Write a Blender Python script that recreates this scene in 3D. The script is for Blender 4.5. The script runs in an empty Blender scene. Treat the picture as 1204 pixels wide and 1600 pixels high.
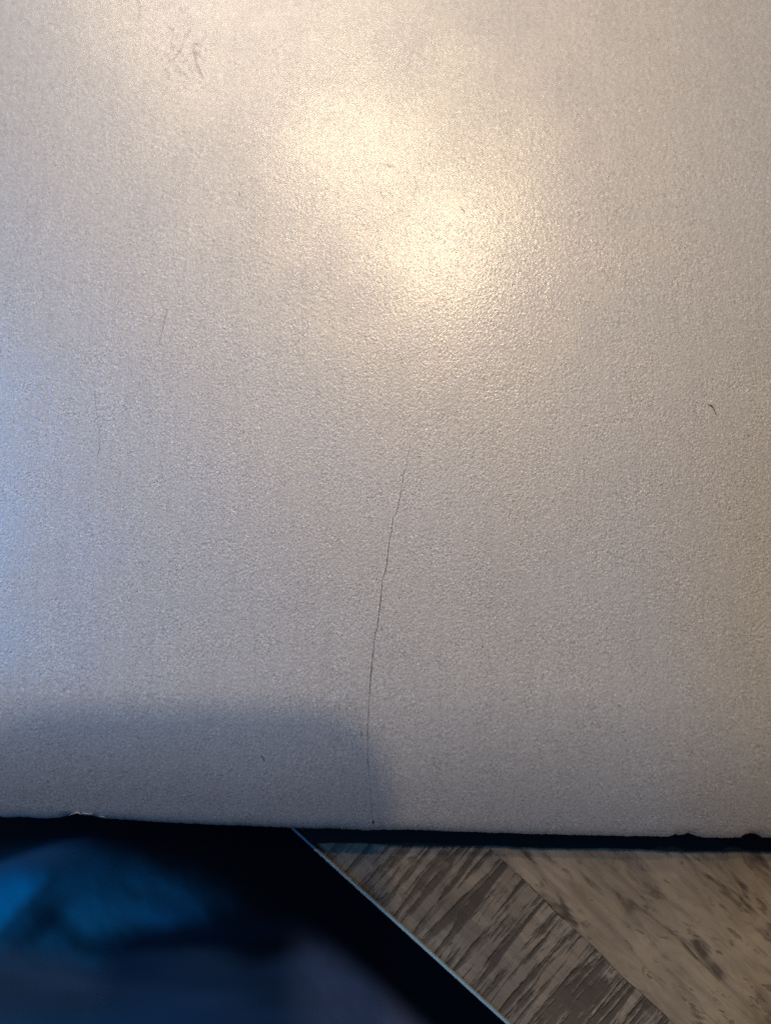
import bpy, math, random
import numpy as np
from mathutils import Vector, Matrix
from mathutils.geometry import delaunay_2d_cdt

random.seed(7)
S = bpy.context.scene
COL = S.collection

# ------------------------------------------------------------------ camera, world, lamps, exposure
TOP = 0.0180            # height of the panel's upper face above the table (m)
HCAM = 0.150            # lens above the panel
PITCH = math.radians(8.0)
FOC = 1181.0            # focal length in photo pixels (1204 x 1600)

cam_data = bpy.data.cameras.new('camera')
cam = bpy.data.objects.new('camera', cam_data)
COL.objects.link(cam)
cam.location = (0, 0, TOP + HCAM)
cam.rotation_euler = (PITCH, 0, 0)
cam_data.sensor_fit = 'VERTICAL'
cam_data.sensor_height = 24.0
cam_data.lens = 12.0 * FOC / 800.0
cam_data.clip_start = 0.002
cam_data.clip_end = 20
cam_data.dof.use_dof = True
cam_data.dof.focus_distance = 0.152
cam_data.dof.aperture_fstop = 2.0
S.camera = cam

ROT = Matrix.Rotation(PITCH, 3, 'X')
CAMP = Vector((0, 0, TOP + HCAM))
def at(px, py, z=TOP):
    """point of the horizontal plane at height z that the photo shows at (px, py)"""
    d = ROT @ Vector(((px - 602) / FOC, (800 - py) / FOC, -1.0))
    t = (z - CAMP.z) / d.z
    return CAMP + d * t

world = bpy.data.worlds.new('World')
S.world = world
world.use_nodes = True
bg = world.node_tree.nodes['Background']
bg.inputs['Color'].default_value = (1.0, 0.88, 0.82, 1)
bg.inputs['Strength'].default_value = 0.030

HL = 1.60               # bulbs above the panel
def bulb(px, py, watts, radius, colour=(1.0, 0.76, 0.49)):
    q = at(px, py)
    d = (q - CAMP) * (HL / HCAM)
    ld = bpy.data.lights.new('ceiling_bulb', 'POINT')
    ld.energy = watts
    ld.color = colour
    ld.shadow_soft_size = radius
    lo = bpy.data.objects.new('ceiling_bulb', ld)
    lo.location = (q.x + d.x, q.y + d.y, TOP + HL)
    COL.objects.link(lo)
    return lo
BULBS = [bulb(700, 385, 25, 0.029), bulb(548, 228, 18, 0.03),
         bulb(395, 90, 4.5, 0.06), bulb(228, 5, 9, 0.04)]

# added broad neutral fill lamp, unseen, far beyond the top of the frame
sl = bpy.data.lights.new('top_fill_light', 'AREA')
sl.shape = 'DISK'
sl.size = 0.9
sl.energy = 21
sl.color = (0.90, 0.95, 1.0)
slo = bpy.data.objects.new('top_fill_light', sl)
_q = at(260, -680)
slo.location = _q + Vector(((_q.x - CAMP.x), (_q.y - CAMP.y), HCAM)) * (1.6 / HCAM)
slo.rotation_euler = (Vector((0, 0, 0)) - slo.location).to_track_quat('-Z', 'Y').to_euler()
COL.objects.link(slo)

# cool daylight from a window on the left
wl = bpy.data.lights.new('window_light', 'AREA')
wl.shape = 'RECTANGLE'
wl.size = 0.25
wl.size_y = 0.7
wl.energy = 7.0
wl.color = (0.05, 0.38, 1.0)
wlo = bpy.data.objects.new('window_light', wl)
wlo.location = (-1.06, 0.24, 1.35)
wlo.rotation_euler = (0, math.radians(-39), 0)
COL.objects.link(wlo)

S.view_settings.view_transform = 'Standard'
S.view_settings.look = 'None'
S.view_settings.exposure = 0.46
S.view_settings.gamma = 1.0
S.render.engine = 'CYCLES'
S.cycles.use_denoising = False

# ------------------------------------------------------------------ helpers
def mesh_obj(name, verts, faces, mat=None, parent=None, smooth=False):
    me = bpy.data.meshes.new(name)
    me.from_pydata([tuple(v) for v in verts], [], faces)
    me.update()
    if mat:
        me.materials.append(mat)
    if smooth:
        me.polygons.foreach_set('use_smooth', [True] * len(me.polygons))
    o = bpy.data.objects.new(name, me)
    COL.objects.link(o)
    if parent:
        o.parent = parent
    return o

def empty(name, loc=(0, 0, 0), rz=0):
    o = bpy.data.objects.new(name, None)
    o.location = loc
    o.rotation_euler = (0, 0, rz)
    o.empty_display_size = 0.01
    COL.objects.link(o)
    return o

def tag(o, label, cat):
    o['label'] = label
    o['category'] = cat
    return o

class NT:
    """tiny node-graph writer"""
    def __init__(self, name):
        self.mat = bpy.data.materials.new(name)
        self.mat.use_nodes = True
        self.t = self.mat.node_tree
        self.bsdf = self.t.nodes['Principled BSDF']
        tc = self.t.nodes.new('ShaderNodeTexCoord')
        self.obj = tc.outputs['Object']
    def put(self, sock, val):
        if hasattr(val, 'is_output'):
            self.t.links.new(val, sock)
        elif isinstance(val, (tuple, list)) and len(val) == 3 and sock.type == 'RGBA':
            sock.default_value = (*val, 1)
        else:
            sock.default_value = val
    def noise(self, vec, scale, detail=2, rough=0.5, dist=0.0):
        n = self.t.nodes.new('ShaderNodeTexNoise')
        self.put(n.inputs['Vector'], vec)
        n.inputs['Scale'].default_value = scale
        n.inputs['Detail'].default_value = detail
        n.inputs['Roughness'].default_value = rough
        n.inputs['Distortion'].default_value = dist
        return n.outputs['Fac']
    def mapping(self, vec, scale, loc=(0, 0, 0)):
        n = self.t.nodes.new('ShaderNodeMapping')
        self.put(n.inputs['Vector'], vec)
        n.inputs['Scale'].default_value = scale
        n.inputs['Location'].default_value = loc
        return n.outputs['Vector']
    def math(self, op, a, b=0.0, clamp=False):
        n = self.t.nodes.new('ShaderNodeMath')
        n.operation = op
        n.use_clamp = clamp
        self.put(n.inputs[0], a)
        self.put(n.inputs[1], b)
        return n.outputs[0]
    def remap(self, v, a, b, c=0.0, d=1.0):
        n = self.t.nodes.new('ShaderNodeMapRange')
        n.interpolation_type = 'SMOOTHSTEP'
        self.put(n.inputs[0], v)
        for i, x in enumerate((a, b, c, d)):
            n.inputs[1 + i].default_value = x
        return n.outputs[0]
    def mix(self, f, a, b):
        n = self.t.nodes.new('ShaderNodeMix')
        n.data_type = 'RGBA'
        self.put(n.inputs[0], f)
        self.put(n.inputs[6], a)
        self.put(n.inputs[7], b)
        return n.outputs[2]
    def bump(self, h, strength, dist, normal=None):
        n = self.t.nodes.new('ShaderNodeBump')
        self.put(n.inputs['Height'], h)
        self.put(n.inputs['Strength'], strength)
        n.inputs['Distance'].default_value = dist
        if normal:
            self.put(n.inputs['Normal'], normal)
        return n.outputs[0]
    def set(self, **kw):
        for k, v in kw.items():
            self.put(self.bsdf.inputs[k.replace('_', ' ')], v)
        return self.mat

def plain(name, col, rough=0.6, spec=0.3):
    n = NT(name)
    f = n.noise(n.obj, 900, 3)
    c = n.mix(f, tuple(x * 0.82 for x in col), tuple(min(1, x * 1.18) for x in col))
    n.set(Base_Color=c, Roughness=rough)
    n.bsdf.inputs['Specular IOR Level'].default_value = spec
    return n.mat

# ------------------------------------------------------------------ materials
def panel_material():
    n = NT('pearl_grey_satin_plastic')
    warp = n.mapping(n.obj, (1.0, 0.86, 1.0))
    h = n.noise(warp, 2150, 1.5, 0.5, 0.5)
    patch = n.remap(n.noise(n.obj, 190, 3, 0.62), 0.35, 0.65, 0.75, 1.0)
    broad = n.remap(n.noise(n.obj, 38, 2, 0.5), 0.34, 0.62, 0.85, 1.0)
    amt = n.math('MULTIPLY', patch, broad)
    nor = n.bump(n.math('MULTIPLY', n.math('SUBTRACT', h, 0.5), amt), 1.0, 0.000095)
    nor2 = n.bump(n.math('MULTIPLY', n.math('SUBTRACT', h, 0.5), amt), 1.0, 0.00005)
    tone = n.noise(n.obj, 55, 4, 0.6)
    streak = n.noise(n.mapping(n.obj, (1.0, 0.05, 1.0)), 1100, 3, 0.6)
    base = n.mix(tone, (0.558, 0.534, 0.500), (0.598, 0.572, 0.537))
    base = n.mix(n.remap(streak, 0.40, 0.75, 0.0, 0.42), base, (0.48, 0.46, 0.44))
    fleck = n.noise(n.mapping(n.obj, (1, 1, 1), (0.3, 0.7, 0.1)), 3100, 1.0, 0.5, 0.6)
    where = n.remap(n.noise(n.obj, 190, 3, 0.62), 0.35, 0.65, 0.60, 1.0)
    base = n.mix(n.math('MULTIPLY', n.remap(fleck, 0.55, 0.70, 0.0, 0.80), where), base, (0.88, 0.85, 0.80))
    base = n.mix(n.math('MULTIPLY', n.remap(fleck, 0.45, 0.31, 0.0, 0.78), where), base, (0.27, 0.25, 0.235))
    rough = n.remap(tone, 0.3, 0.7, 0.50, 0.56)
    n.set(Base_Color=base, Metallic=0.40, Roughness=rough, Normal=nor)
    n.set(Coat_Weight=0.66, Coat_Roughness=0.20, Coat_Normal=nor2)
    return n.mat

PW, GAP = 0.064, 0.00002            # plank width and joint
def wood_material(name, sawn):
    n = NT(name)
    o = n.obj                                   # x along the plank, y across (metres)
    wob = n.noise(o, 90, 3, 0.6)
    blot = n.noise(o, 45, 4, 0.62)
    fine = n.noise(n.mapping(o, (1, 5, 1)), 260, 5, 0.65)
    grain = n.noise(n.mapping(o, (0.16, 1, 1)), 420, 5, 0.65, 0.8)
    if sawn:
        c = n.mix(n.remap(blot, 0.35, 0.65), (0.200, 0.162, 0.118), (0.300, 0.246, 0.182))
        c = n.mix(n.remap(grain, 0.35, 0.72, 0, 0.55), c, (0.110, 0.088, 0.068))
        sep = n.t.nodes.new('ShaderNodeSeparateXYZ')
        n.t.links.new(o, sep.inputs[0])
        near = n.remap(n.math('ADD', sep.outputs['Y'], n.math('MULTIPLY', n.math('SUBTRACT', wob, 0.5), 0.030)), PW - 0.045, PW - 0.004, 0.35, 0.85)
        s1 = n.noise(n.mapping(o, (1, 0.07, 1)), 430, 3, 0.55, 0.35)
        s2 = n.noise(n.mapping(o, (1, 0.10, 1), (3, 1, 0)), 640, 3, 0.6, 0.4)
        tear = n.noise(n.mapping(o, (1, 0.55, 1), (8, 3, 0)), 300, 4, 0.66, 0.6)
        m1 = n.math('MULTIPLY', n.remap(n.math('ADD', s1, n.math('MULTIPLY', n.math('SUBTRACT', tear, 0.5), 0.30)), 0.49, 0.60), near)
        m2 = n.math('MULTIPLY', n.remap(n.math('ADD', s2, n.math('MULTIPLY', n.math('SUBTRACT', tear, 0.5), 0.25)), 0.52, 0.64), n.remap(blot, 0.40, 0.60, 0.30, 0.85))
        m3 = n.math('MULTIPLY', n.remap(tear, 0.60, 0.70), n.remap(blot, 0.45, 0.60, 0.2, 0.9))
        dark = n.math('MAXIMUM', n.math('MAXIMUM', m1, m2), m3)
        c = n.mix(n.math('MULTIPLY', dark, 0.90), c, (0.034, 0.027, 0.021))
        depth = 0.0007
    else:
        c = n.mix(n.remap(blot, 0.33, 0.67), (0.250, 0.196, 0.132), (0.345, 0.275, 0.188))
        c = n.mix(n.remap(grain, 0.38, 0.72, 0, 0.7), c, (0.130, 0.102, 0.075))
        f1 = n.noise(n.mapping(o, (0.24, 1, 1)), 170, 4, 0.62, 0.5)
        f2 = n.noise(n.mapping(o, (0.34, 1, 1), (2, 4, 0)), 520, 3, 0.66, 0.3)
        m1 = n.math('MULTIPLY', n.remap(f1, 0.52, 0.62), n.remap(n.noise(n.mapping(o, (1, 1, 1), (1, 7, 0)), 80, 3), 0.42, 0.60))
        m2 = n.math('MULTIPLY', n.remap(f2, 0.57, 0.70), 0.55)
        dark = n.math('MAXIMUM', m1, m2)
        c = n.mix(n.math('MULTIPLY', dark, 0.85), c, (0.045, 0.034, 0.024))
        depth = 0.0004
    hgt = n.math('SUBTRACT', n.math('MULTIPLY', fine, 0.25), dark)
    nor = n.bump(hgt, 0.8, depth)
    n.set(Base_Color=c, Roughness=n.remap(grain, 0.3, 0.7, 0.55, 0.8), Normal=nor)
    n.bsdf.inputs['Specular IOR Level'].default_value = 0.25
    return n.mat

M_PANEL = panel_material()
M_SAWN = wood_material('rough_sawn_wood', True)
M_SMOOTH = wood_material('worn_brown_wood', False)
M_CORE = plain('dark_crack_shade', (0.012, 0.011, 0.010), 0.9, 0.1)  # near-black paint for the shade deep inside the slit
M_FLAKE = plain('fresh_white_chip', (0.66, 0.65, 0.64), 0.5)
def scuff(name, col):
    m = plain(name, col, 0.5)
    m.node_tree.nodes['Principled BSDF'].inputs['Metallic'].default_value = 0.85
    return m
M_SCRATCH = scuff('grey_scratch', (0.30, 0.285, 0.28))
M_SCUFF = scuff('pale_grey_scuff', (0.36, 0.34, 0.33))
M_FELT = plain('grey_felt', (0.12, 0.12, 0.12), 0.95, 0.1)
M_EDGE = plain('pale_blue_card_edge', (0.26, 0.44, 0.60), 0.45, 0.4)

# ------------------------------------------------------------------ wooden tabletop: planks laid diagonally
border_a = at(762, 1322, 0.0)
border_b = at(1052, 1600, 0.0)
du = (border_b - border_a).normalized()                # along the planks
ang = math.atan2(du.y, du.x)
table = tag(empty('tabletop', (border_a.x, border_a.y, 0), ang),
            'worn brown rustic plank tabletop with dark saw marks showing below the panel', 'tabletop')
_jr = np.random.RandomState(11)
_jk = [(f, a_, _jr.rand(14) * 6.28) for f, a_ in ((260, .00010), (700, .00009), (1900, .00009), (4300, .00006))]
def jag(k, x):
    """ragged torn line along the joint k between two boards"""
    return sum(a_ * math.sin(f * x + ph[k] + 1.7 * math.sin(f * 0.37 * x + ph[k - 3])) for f, a_, ph in _jk)
def plank_mesh(k, x0, length, thick, bev=0.00004, seg=420):
    vs, fs = [], []
    for i in range(seg + 1):
        x = -length / 2 + length * i / seg
        lo, hi = jag(k, x + x0), PW - GAP + jag(k + 1, x + x0)
        vs += [(x, lo, -thick), (x, lo, -bev), (x, lo + bev, 0), (x, hi - bev, 0), (x, hi, -bev), (x, hi, -thick)]
    m = 6
    for i in range(seg):
        for q in range(m):
            q2 = (q + 1) % m
            fs.append((i * m + q, (i + 1) * m + q, (i + 1) * m + q2, i * m + q2))
    fs.append(tuple(range(m)))
    fs.append(tuple(range(seg * m + m - 1, seg * m - 1, -1)))
    return vs, fs
for i in range(-6, 6):
    x0 = 0.011 * ((i * 7) % 5 - 2)
    vs, fs = plank_mesh(i + 6, x0, 0.95 - 0.003 * (i % 3), 0.018)
    o = mesh_obj('plank', vs, fs, M_SMOOTH if i % 2 == 0 else M_SAWN, table)
    o.location = (x0, i * PW, -0.0002 * (i % 2))

# ------------------------------------------------------------------ dark glossy card, cloudy blue and grey tones as vertex colours
BT = 0.0016                                            # thickness
ea = at(458, 1294, BT)
eb = at(797, 1602, BT)
ed = (eb - ea).normalized()
ca = math.atan2(ed.y, ed.x)
CL, CW = 0.297, 0.21
corner = ea - ed * 0.085                               # its far corner lies under the panel
card = tag(empty('dark_card', (corner.x, corner.y, 0.0), ca),
           'glossy black card with dark blue cloudy tones and pale blue edge, tucked under the panel', 'card')
def rounded(x0, x1, y0, y1, r, n=8):
    pts = []
    for cx, cy, a0 in ((x1 - r, y1 - r, 0), (x0 + r, y1 - r, 90), (x0 + r, y0 + r, 180), (x1 - r, y0 + r, 270)):
        for k in range(n + 1):
            a = math.radians(a0 + 90 * k / n)
            pts.append((cx + r * math.cos(a), cy + r * math.sin(a)))
    return pts
def slab(outline, z0, z1, bev=0.0):
    rings = [(0, z0), (0, z1 - bev), (bev * 0.3, z1 - bev * 0.3), (bev, z1)] if bev else [(0, z0), (0, z1)]
    cx = sum(p[0] for p in outline) / len(outline)
    cy = sum(p[1] for p in outline) / len(outline)
    vs, fs, m = [], [], len(outline)
    for ins, z in rings:
        for x, y in outline:
            d = math.hypot(x - cx, y - cy)
            vs.append((x - (x - cx) / d * ins, y - (y - cy) / d * ins, z))
    for r in range(len(rings) - 1):
        for k in range(m):
            k2 = (k + 1) % m
            fs.append((r * m + k, r * m + k2, (r + 1) * m + k2, (r + 1) * m + k))
    fs.append(tuple(range(m - 1, -1, -1)))
    fs.append(tuple(range((len(rings) - 1) * m, len(rings) * m)))
    return vs, fs
vs, fs = slab(rounded(0, CL, -CW, 0, 0.004), 0.0002, BT - 0.0002, 0.0003)
mesh_obj('card_body', vs, fs, M_EDGE, card)

def sm(x, a, b):
    t = np.clip((x - a) / (b - a), 0, 1)
    return t * t * (3 - 2 * t)
def srgb(*c):
    return np.array([(v / 255 / 12.92) if v < 10.3 else (((v / 255) + 0.055) / 1.055) ** 2.4 for v in c])

def vnoise(x, y, seed):
    rs = np.random.RandomState(seed)
    g = rs.rand(64, 64)
    xi, yi = np.floor(x).astype(int), np.floor(y).astype(int)
    fx, fy = x - xi, y - yi
    fx, fy = fx * fx * (3 - 2 * fx), fy * fy * (3 - 2 * fy)
    G = lambda a, b: g[a % 64, b % 64]
    return (G(xi, yi) * (1 - fx) + G(xi + 1, yi) * fx) * (1 - fy) + (G(xi, yi + 1) * (1 - fx) + G(xi + 1, yi + 1) * fx) * fy

def tones(X, Y):
    """the card's face tones: smoky blue shapes on black; X, Y in chart units"""
    w1 = (vnoise(X / 90, Y / 60, 1) - 0.5) * 40 + (vnoise(X / 30, Y / 22, 2) - 0.5) * 12
    w2 = (vnoise(X / 80, Y / 50, 3) - 0.5) * 34
    img = np.zeros(X.shape + (3,)) + srgb(0, 5, 10)
    def over(mask, col):
        nonlocal img
        m = np.clip(mask, 0, 1)[..., None]
        img = img * (1 - m) + srgb(*col) * m
    # blue dome fading to the right, with folds in it
    fold = vnoise((X * 0.75 - Y * 0.9 + w1) / 34, (X + Y) / 130, 9)
    fine = vnoise((X - Y * 0.6) / 12, (X * 0.5 + Y) / 26, 12)
    r = np.hypot((X - 100 + w1) / 300, (Y - 1425 + w2 * 0.5) / (112 + 0.04 * (260 - X)))
    over((1 - sm(r, 0.35, 1.08)) * (0.25 + 0.75 * fold + 0.22 * fine), (6, 66, 100))
    # pale rim of the dome at the left
    top = 1343 - 0.36 * X + 0.0006 * X * X
    over(sm(Y - top + w2 * 0.2, -8, 10) * (1 - sm(Y - top, 12, 60)) * (1 - sm(X, 60, 175)) * 0.85, (28, 64, 94))
    # bright wedge at the left
    lim = 1458 - 1.02 * X + w2 * 0.4
    over((1 - sm(Y - lim, -26, 8)) * sm(Y, 1335, 1390) * (1 - sm(X, 30, 115)) * (0.75 + 0.3 * fine), (0, 92, 142))
    # dark troughs
    r = np.hypot((X - 72 + w1 * 0.5) / 50, (Y - 1440 + 0.8 * (X - 72)) / 36)
    over((1 - sm(r, 0.15, 1.25)) * 0.75, (0, 20, 38))
    r = np.hypot((X - 300 + w1 * 1.2) / 215, (Y - 1464 + 0.10 * (X - 300) + w2 * 0.4) / 38)
    over((1 - sm(r, 0.25, 1.15)) * 0.88, (0, 14, 28))
    # misty lower half
    mist = sm(Y + w2 * 0.9 + w1 * 0.4, 1468, 1530)
    over(mist * (0.45 + 0.45 * vnoise(X / 110, Y / 26, 5)), (36, 54, 74))
    over(sm(Y + w1, 1510, 1620) * (1 - sm(X, 200, 500)) * 0.5, (16, 60, 90))
    r = np.hypot((X - 225 + w1 * 0.9) / 110, (Y - 1515 + w2 * 0.4) / 30)
    over((1 - sm(r, 0.1, 1.2)) * 0.6, (4, 26, 50))
    # grey veil on the right
    over(sm(X + w2 * 0.5 + w1 * 0.3, 425, 515) * sm(Y, 1400, 1520) * (0.62 + 0.25 * fine), (64, 68, 82))
    # black border that follows the card's edge
    edge = ((X - 458) * 308 - (Y - 1294) * 339) / 458.0     # signed distance to the edge
    over(sm(edge + w2 * 0.15 + 0.0006 * (X - 600) ** 2 * (X < 600), -125, -70), (0, 3, 10))
    return img
def tone_mesh():
    nx, ny = 400, 290
    xs = np.linspace(0.0004, CL - 0.0004, nx)
    ys = np.linspace(-CW + 0.0004, -0.0004, ny)
    XX, YY = np.meshgrid(xs, ys)
    # chart units: a flat chart of the card's own plane
    wx = corner.x + XX * math.cos(ca) - YY * math.sin(ca)
    wy = corner.y + XX * math.sin(ca) + YY * math.cos(ca)
    ox, oy = at(602, 1400, BT).x, at(602, 1400, BT).y
    k = (at(902, 1400, BT).x - ox) / 300.0
    ky = (at(602, 1300, BT).y - at(602, 1500, BT).y) / 200.0
    PX, PY = 602 + (wx - ox) / k, 1400 - (wy - oy) / ky
    img = tones(PX, PY)
    vs = np.stack([XX, YY, np.full_like(XX, BT)], -1).reshape(-1, 3)
    idx = np.arange(nx * ny).reshape(ny, nx)
    fs = np.stack([idx[:-1, :-1], idx[:-1, 1:], idx[1:, 1:], idx[1:, :-1]], -1).reshape(-1, 4)
    me = bpy.data.meshes.new('tones')
    me.from_pydata(vs.tolist(), [], fs.tolist())
    ca_ = me.color_attributes.new('face_tint', 'FLOAT_COLOR', 'POINT')
    rgba = np.concatenate([img.reshape(-1, 3), np.ones((nx * ny, 1))], 1)
    ca_.data.foreach_set('color', rgba.ravel())
    n = NT('glossy_dark_face')
    a = n.t.nodes.new('ShaderNodeVertexColor')
    a.layer_name = 'face_tint'
    mul = n.t.nodes.new('ShaderNodeVectorMath')
    mul.operation = 'SCALE'
    n.t.links.new(a.outputs[0], mul.inputs[0])
    mul.inputs['Scale'].default_value = 1.7
    n.set(Base_Color=mul.outputs[0], Roughness=0.3)
    n.bsdf.inputs['Specular IOR Level'].default_value = 0.12
    me.materials.append(n.mat)
    o = bpy.data.objects.new('tones', me)
    COL.objects.link(o)
    o.parent = card
    o['label'] = 'dark blue cloudy tones with black border'
    return o
tone_mesh()

# ------------------------------------------------------------------ the panel: thick slab with a chipped front edge and a hairline crack
panel = tag(empty('cracked_panel', (0, 0, 0)),
            'satin silver grey textured panel with hairline crack and chipped lower edge', 'panel')
# front edge as the photo shows it: (px, py)
EDGE = [(-900, 1258), (-400, 1268), (-40, 1275), (0, 1275.5), (8, 1278), (30, 1277), (55, 1279), (78, 1279.5), (98, 1277.5),
        (112, 1273), (122, 1271.5), (132, 1274), (145, 1274.5), (160, 1279.5), (185, 1281), (230, 1284), (300, 1288), (400, 1292),
        (460, 1294.5), (560, 1297), (575, 1298.5), (600, 1297.2), (640, 1297), (690, 1299.5), (770, 1302), (900, 1305.5),
        (1000, 1307.5), (1044, 1308), (1050, 1306), (1054, 1303), (1060, 1305.5), (1068, 1304.5), (1075, 1302), (1083, 1305.5),
        (1097, 1309.5), (1130, 1310), (1155, 1309.5), (1161, 1305.5), (1170, 1302.5), (1179, 1303.5), (1192, 1309.5),
        (1240, 1311), (1600, 1319), (2100, 1330)]
ex = [e[0] for e in EDGE]
ey = [e[1] for e in EDGE]
px = np.concatenate([np.arange(-900, -20, 20), np.arange(-20, 1230, 1.6), np.arange(1230, 2101, 20)])
rs = np.random.RandomState(3)
rough_ = np.convolve(rs.randn(len(px) + 8), np.ones(3) / 3, 'same')[4:-4] * 0.9 + np.convolve(rs.randn(len(px) + 40), np.ones(17) / 17, 'same')[20:-20] * 1.6
py = np.interp(px, ex, ey) + rough_ * 0.55
base_line = np.interp(px, [-900, 0, 460, 1204, 2100], [1258, 1277, 1294.5, 1310, 1330])
ROLL, LIP, TILT = 0.031, 0.0030, math.tan(math.radians(27.0))
def sag(ins):
    """how far the upper face has dropped at this distance from the front edge: it rolls off gently"""
    if ins >= ROLL:
        return 0.0
    t = (ROLL - max(ins, LIP)) / (ROLL - LIP)
    d = TILT * (ROLL - LIP) * t ** 2.4 / 2.4
    if ins < LIP:
        d += (LIP - ins) * TILT + 0.0016 * (1 - math.sqrt(max(0.0, 1 - ((LIP - ins) / LIP) ** 2.6)))
    return -d
PROF = [(i_, sag(i_)) for i_ in (0.0030, 0.0024, 0.0019, 0.0014, 0.0010, 0.0006, 0.0003, 0.0001, 0.0)]
BOT = 0.0017
rows = []
for ins, dz in PROF:
    row = []
    for i in range(len(px)):
        w = max(0.0, 1 - ins / 0.0022)
        yy = base_line[i] * (1 - w) + py[i] * w
        p = at(px[i], yy, TOP + PROF[-2][1])
        row.append(Vector((p.x, p.y + ins, TOP + dz)))
    rows.append(row)
rows.append([Vector((p.x, p.y + 0.0004, BOT)) for p in rows[-1]])
N = len(px)
vs, fs = [], []
for row in rows:
    vs += row
for r in range(len(rows) - 1):
    for i in range(N - 1):
        fs.append((r * N + i, (r + 1) * N + i, (r + 1) * N + i + 1, r * N + i + 1))
rim_faces = len(fs)

# crack: a slit through the upper skin
CRACK = [(641, 690, .35), (640, 702, .5), (637, 715, .6), (634.5, 728, .7), (631, 740, .8), (629, 752, .9), (626, 768, .95), (623, 785, 1.0),
         (620, 800, 1.0), (614, 809, 1.0), (612, 820, 1.05), (609.5, 840, 1.1), (606.5, 858, 1.15), (604.5, 876, 1.3), (602, 893, 1.3), (598, 903, 1.15),
         (596, 922, 1.25), (594, 942, 1.45), (592, 962, 1.5), (589.5, 981, 1.5), (586.5, 988, 1.3), (584.5, 1004, 1.3), (581.5, 1030, 1.4),
         (579.5, 1050, 1.9), (578.5, 1066, 1.7), (577, 1085, 1.25), (576, 1105, 1.1), (575, 1125, 1.05), (573.8, 1145, 1.2), (573.4, 1165, 0.8),
         (574, 1180, 0.6), (573.8, 1192, 1.5), (574.5, 1197, 1.3), (575, 1201, .7), (576.5, 1225, .55), (578.5, 1250, .5), (580, 1264, .4)]
cr = []
for k in range(len(CRACK) - 1):
    for s in (0, 0.25, 0.5, 0.75):
        a, b = CRACK[k], CRACK[k + 1]
        j = random.uniform(-0.45, 0.45) if s else 0
        cr.append((a[0] + (b[0] - a[0]) * s + j, a[1] + (b[1] - a[1]) * s, max(0.15, (a[2] + (b[2] - a[2]) * s) * random.uniform(0.8, 1.2))))
cr.append(CRACK[-1])
WID = 0.35
left = [at(x - w * WID, y) for x, y, w in cr]
right = [at(x + w * WID, y) for x, y, w in cr]
hole = [(p.x, p.y) for p in left] + [(p.x, p.y) for p in reversed(right)]
ylow = rows[0]
FAR = 0.26
outer = [(p.x, p.y) for p in ylow] + [(ylow[-1].x, FAR), (ylow[0].x, FAR)]
pts = [Vector(p) for p in outer] + [Vector(p) for p in hole]
no, nh = len(outer), len(hole)
edges = [(i, (i + 1) % no) for i in range(no)] + [(no + i, no + (i + 1) % nh) for i in range(nh)]
fr_x = [p.x for p in ylow]
fr_y = [p.y for p in ylow]
def zt(x, y):
    return TOP + sag(y - np.interp(x, fr_x, fr_y) + LIP)
for gx in np.arange(fr_x[0] + 0.004, fr_x[-1] - 0.003, 0.004):
    for gy in np.arange(0.0011, 0.033, 0.0013):
        q = (gx + random.uniform(-.0004, .0004), np.interp(gx, fr_x, fr_y) + gy)
        if min((q[0] - h_[0]) ** 2 + (q[1] - h_[1]) ** 2 for h_ in hole[::3]) > 4e-7:
            pts.append(Vector(q))
res = delaunay_2d_cdt(pts, edges, [], 1, 1e-9)
v2, _, f2 = res[0], res[1], res[2]
hx = np.array([h[0] for h in hole]); hy = np.array([h[1] for h in hole])
def in_hole(x, y):
    x2, y2 = np.roll(hx, -1), np.roll(hy, -1)
    c = ((hy > y) != (y2 > y)) & (x < (x2 - hx) * (y - hy) / (y2 - hy + 1e-18) + hx)
    return bool(np.count_nonzero(c) % 2)
b0 = len(vs)
vs += [Vector((v.x, v.y, zt(v.x, v.y))) for v in v2]
for f in f2:
    c = sum((v2[i] for i in f), Vector((0, 0))) / len(f)
    if in_hole(c.x, c.y):
        continue
    f = list(f)
    a, b, d = (v2[i] for i in f[:3])
    if (b - a).cross(d - a) < 0:
        f.reverse()
    fs.append(tuple(b0 + i for i in f))
# remaining sides and underside
l0, l1 = rows[0][0], rows[0][-1]
k = len(vs)
vs += [Vector((l0.x, l0.y, TOP)), Vector((l0.x, FAR, TOP)), Vector((l0.x, FAR, BOT)), Vector((l0.x, l0.y - 0.0030, BOT)),
       Vector((l1.x, l1.y, TOP)), Vector((l1.x, FAR, TOP)), Vector((l1.x, FAR, BOT)), Vector((l1.x, l1.y - 0.0030, BOT))]
fs += [(k, k + 1, k + 2, k + 3), (k + 4, k + 7, k + 6, k + 5), (k + 1, k + 5, k + 6, k + 2), (k + 3, k + 2, k + 6, k + 7)]
body = mesh_obj('slab', vs, fs, M_PANEL, panel)
sm_flags = [i < len(fs) - 4 for i in range(len(fs))]
body.data.polygons.foreach_set('use_smooth', sm_flags)

# inner walls and floor of the crack
cv = [Vector((x, y, zt(x, y) - 0.00002)) for x, y in hole] + [Vector((x, y, zt(x, y) - 0.004)) for x, y in hole]
cf = [(i, nh + i, nh + (i + 1) % nh, (i + 1) % nh) for i in range(nh)]
m = len(cr)
cf += [(nh + i, nh + nh - 1 - i, nh + nh - 2 - i, nh + i + 1) for i in range(m - 1)]
co = mesh_obj('crack', cv, cf, M_CORE, panel)
co['label'] = 'hairline crack running up from the lower edge'

# felt pads under the far half keep the slab level with the card it lies on
for fx in (-0.05, 0.06):
    a_, b_ = slab([(fx + 0.008 * math.cos(t * math.tau / 20), 0.15 + 0.008 * math.sin(t * math.tau / 20)) for t in range(20)], 0.0001, BOT)
    mesh_obj('felt_pad', a_, b_, M_FELT, panel)

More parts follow.
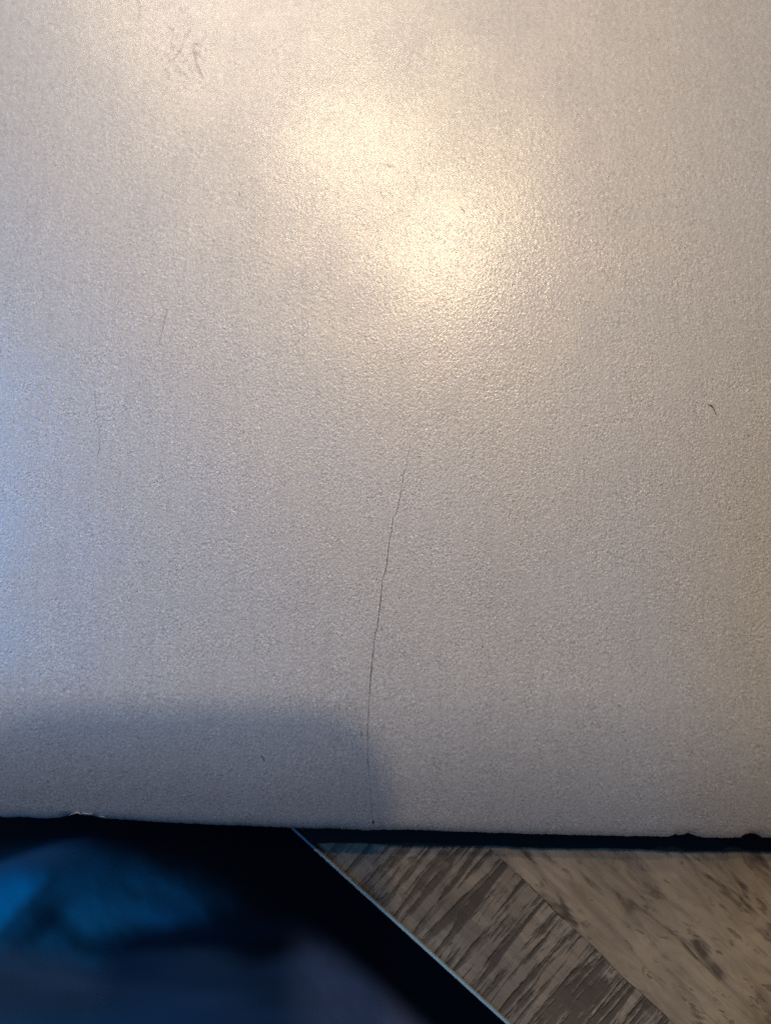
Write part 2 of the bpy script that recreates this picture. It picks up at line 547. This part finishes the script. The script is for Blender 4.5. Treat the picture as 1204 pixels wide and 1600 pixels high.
# thin black strip added to deepen the shade below the front edge
M_BAND = plain('added_black_band', (0.010, 0.013, 0.015), 0.85, 0.12)
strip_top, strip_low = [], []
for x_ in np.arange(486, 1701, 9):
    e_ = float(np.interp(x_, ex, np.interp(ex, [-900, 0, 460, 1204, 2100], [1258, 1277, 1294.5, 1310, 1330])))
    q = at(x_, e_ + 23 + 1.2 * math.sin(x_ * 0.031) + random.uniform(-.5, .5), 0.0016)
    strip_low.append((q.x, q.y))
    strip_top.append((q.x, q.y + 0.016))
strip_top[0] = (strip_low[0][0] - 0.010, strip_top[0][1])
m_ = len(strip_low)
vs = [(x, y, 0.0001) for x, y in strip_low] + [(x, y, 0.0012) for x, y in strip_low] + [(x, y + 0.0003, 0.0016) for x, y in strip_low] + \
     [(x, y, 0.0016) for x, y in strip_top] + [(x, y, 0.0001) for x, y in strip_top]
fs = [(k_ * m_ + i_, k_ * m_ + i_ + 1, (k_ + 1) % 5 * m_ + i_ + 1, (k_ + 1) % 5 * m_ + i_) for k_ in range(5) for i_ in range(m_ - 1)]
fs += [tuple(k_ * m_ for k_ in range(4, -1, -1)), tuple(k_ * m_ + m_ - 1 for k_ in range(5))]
o = mesh_obj('dark_band_strip', vs, fs, M_BAND, panel)
o['label'] = 'black strip added to deepen the shade under the lower edge'

# bright flake torn up at the chipped edge
def ribbon(points, lift, mat, name, label=None):
    """thin ragged sliver following points (px, py, half width in px)"""
    P = []
    for k in range(len(points) - 1):
        for s in (0, 0.34, 0.67):
            a, b = points[k], points[k + 1]
            P.append([a[q] + (b[q] - a[q]) * s for q in range(3)])
    P.append(list(points[-1]))
    v, f = [], []
    for k, (x, y, w) in enumerate(P):
        a = P[max(0, k - 1)]; b = P[min(len(P) - 1, k + 1)]
        dx, dy = b[0] - a[0], b[1] - a[1]
        L = math.hypot(dx, dy) or 1
        nx_, ny_ = -dy / L, dx / L
        w *= random.uniform(0.65, 1.3) * (0.62 if name == 'edge_flake' else 1.0)
        for s, z in ((-1, 0.15), (0, 1.0), (1, 0.15)):
            q = at(x + nx_ * w * s, y + ny_ * w * s)
            q = at(x + nx_ * w * s, y + ny_ * w * s, zt(q.x, q.y))
            v.append((q.x, q.y, zt(q.x, q.y) + lift * z))
    for k in range(len(P) - 1):
        for s in (0, 1):
            f.append((k * 3 + s, k * 3 + s + 1, k * 3 + s + 4, k * 3 + s + 3))
    o = mesh_obj(name, v, f, mat, panel)
    # upward facing
    me = o.data
    if me.polygons[0].normal.z < 0:
        me.flip_normals()
    if label:
        o['label'] = label
    return o
ribbon([(106, 1276, .3), (111, 1273.5, .8), (116, 1271.5, 1.1), (121, 1271.2, 1.5), (124, 1274, .8)], 0.00025, M_FLAKE, 'edge_flake', 'white flake at the chipped edge')
ribbon([(126, 1271.8, .5), (131, 1272.6, .9), (137, 1273, .6), (142, 1273.6, .3)], 0.0002, M_FLAKE, 'edge_flake')
ribbon([(153, 1276.5, .3), (158, 1277.8, .8), (162, 1279, .3)], 0.0002, M_FLAKE, 'edge_flake')

# scratches and marks on the upper face
M_SPECK = scuff('dark_speck', (0.20, 0.19, 0.19))
def scratch(pts_, mat=M_SCRATCH):
    return ribbon(pts_, 0.00003, mat, 'scratch')
scratch([(302, 70, .5), (303, 78, 1.1), (306, 90, 1.2), (308, 102, 1.0), (312, 112, .9), (318, 122, .3)])
scratch([(302, 70, .4), (309, 70, .8), (316, 71, .3)])
scratch([(304, 80, 1.6), (310, 84, 2.0), (316, 90, 1.2), (320, 94, .3)], M_SCUFF)
scratch([(288, 66, .3), (284, 74, 1.0), (279, 82, 1.0), (272, 92, .6), (268, 98, .3)])
scratch([(286, 60, .3), (292, 54, .6), (298, 44, .3)], M_SCUFF)
scratch([(270, 94, .3), (276, 102, .7), (283, 109, .3)], M_SCUFF)
scratch([(216, 0, .4), (219, 14, .8), (217, 32, .4)], M_SCUFF)
scratch([(262, 482, .3), (258, 498, .8), (253, 520, .9), (249, 538, .4)], M_SCUFF)
scratch([(148, 612, .3), (151, 640, .8), (155, 672, .9), (156, 700, .6), (152, 716, .3)], M_SCUFF)
scratch([(67, 430, .3), (69, 446, .8), (73, 456, .4)], M_SCUFF)
scratch([(601, 257, .3), (607, 258, .8), (612, 259.5, .8), (618, 260.5, .3)], M_SPECK)
scratch([(594, 298, .3), (595, 303, 1.0), (598, 307, .6), (601, 310, .2)], M_SCUFF)
scratch([(719, 323, .4), (723, 328, 2.2), (726, 333, .4)], M_SCUFF)
scratch([(376, 287, .4), (380, 287, 1.7), (383, 284, .4)], M_SCUFF)
scratch([(1105, 632, .4), (1110, 634, 1.9), (1114, 638, 1.0), (1117, 646, .8), (1119, 650, .3)], M_SPECK)
scratch([(1166, 680, .5), (1169, 681, 1.3), (1172, 680, .4)], M_SCUFF)
scratch([(408, 1180, .5), (411, 1185, 1.3), (413, 1189, .5)], M_SPECK)
scratch([(964, 1101, .4), (967, 1103, 1.4), (970, 1104, .4)])
scratch([(581, 1283, .5), (583, 1286, 1.5), (583, 1290, .8)], M_SPECK)
scratch([(580, 1266, .25), (581, 1276, .3), (582.5, 1286, .4)])
for _ in range(36):                                    # faint scuffs gathered round the worn spot
    x_, y_ = random.gauss(285, 26), random.gauss(88, 26)
    a_, l_ = random.gauss(1.1, 0.7), random.uniform(5, 16)
    scratch([(x_, y_, .2), (x_ + l_ * 0.5 * math.cos(a_) + random.uniform(-1, 1), y_ + l_ * 0.5 * math.sin(a_), random.uniform(.35, .7)),
             (x_ + l_ * math.cos(a_), y_ + l_ * math.sin(a_), .2)], random.choice((M_SCUFF, M_SCRATCH)))
for x_, y_ in ((390, 290), (130, 560), (1040, 760), (860, 1080), (470, 930), (190, 360), (960, 420)):
    for _ in range(3):
        u_, v_ = x_ + random.gauss(0, 14), y_ + random.gauss(0, 14)
        scratch([(u_, v_, .3), (u_ + random.uniform(-3, 3), v_ + random.uniform(2, 5), random.uniform(.5, .9)), (u_ + random.uniform(-4, 4), v_ + random.uniform(5, 9), .2)], M_SCUFF)
scratch([(563.5, 1142, .4), (564.5, 1148, .9), (564, 1153, .4)])

# ------------------------------------------------------------------ the phone that takes the picture, held over the panel (behind the lens)
LA = Vector(BULBS[0].location)
def under_bulb(q, z):
    t = (z - LA.z) / (q.z - LA.z)
    return LA + (q - LA) * t
zc = CAMP.z + 0.003
right_x = under_bulb(at(622, 1250), zc).x
top_y = under_bulb(at(300, 1104), zc).y
PHW, PHL = 0.078, 0.162
phone = tag(empty('phone', (right_x - PHW / 2, top_y - PHL / 2, zc)),
            'black phone held flat above the panel, out of the frame', 'phone')
vs, fs = slab(rounded(-PHW / 2, PHW / 2, -PHL / 2, PHL / 2, 0.017, 10), 0.0, 0.0085, 0.0012)
mesh_obj('phone_body', vs, fs, plain('black_phone_shell', (0.02, 0.02, 0.022), 0.4), phone)
vs, fs = slab(rounded(-PHW / 2 + 0.003, PHW / 2 - 0.003, -PHL / 2 + 0.003, PHL / 2 - 0.003, 0.009, 10), 0.0086, 0.0090)
mesh_obj('phone_screen', vs, fs, plain('dark_phone_glass', (0.01, 0.01, 0.012), 0.15, 0.5), phone)
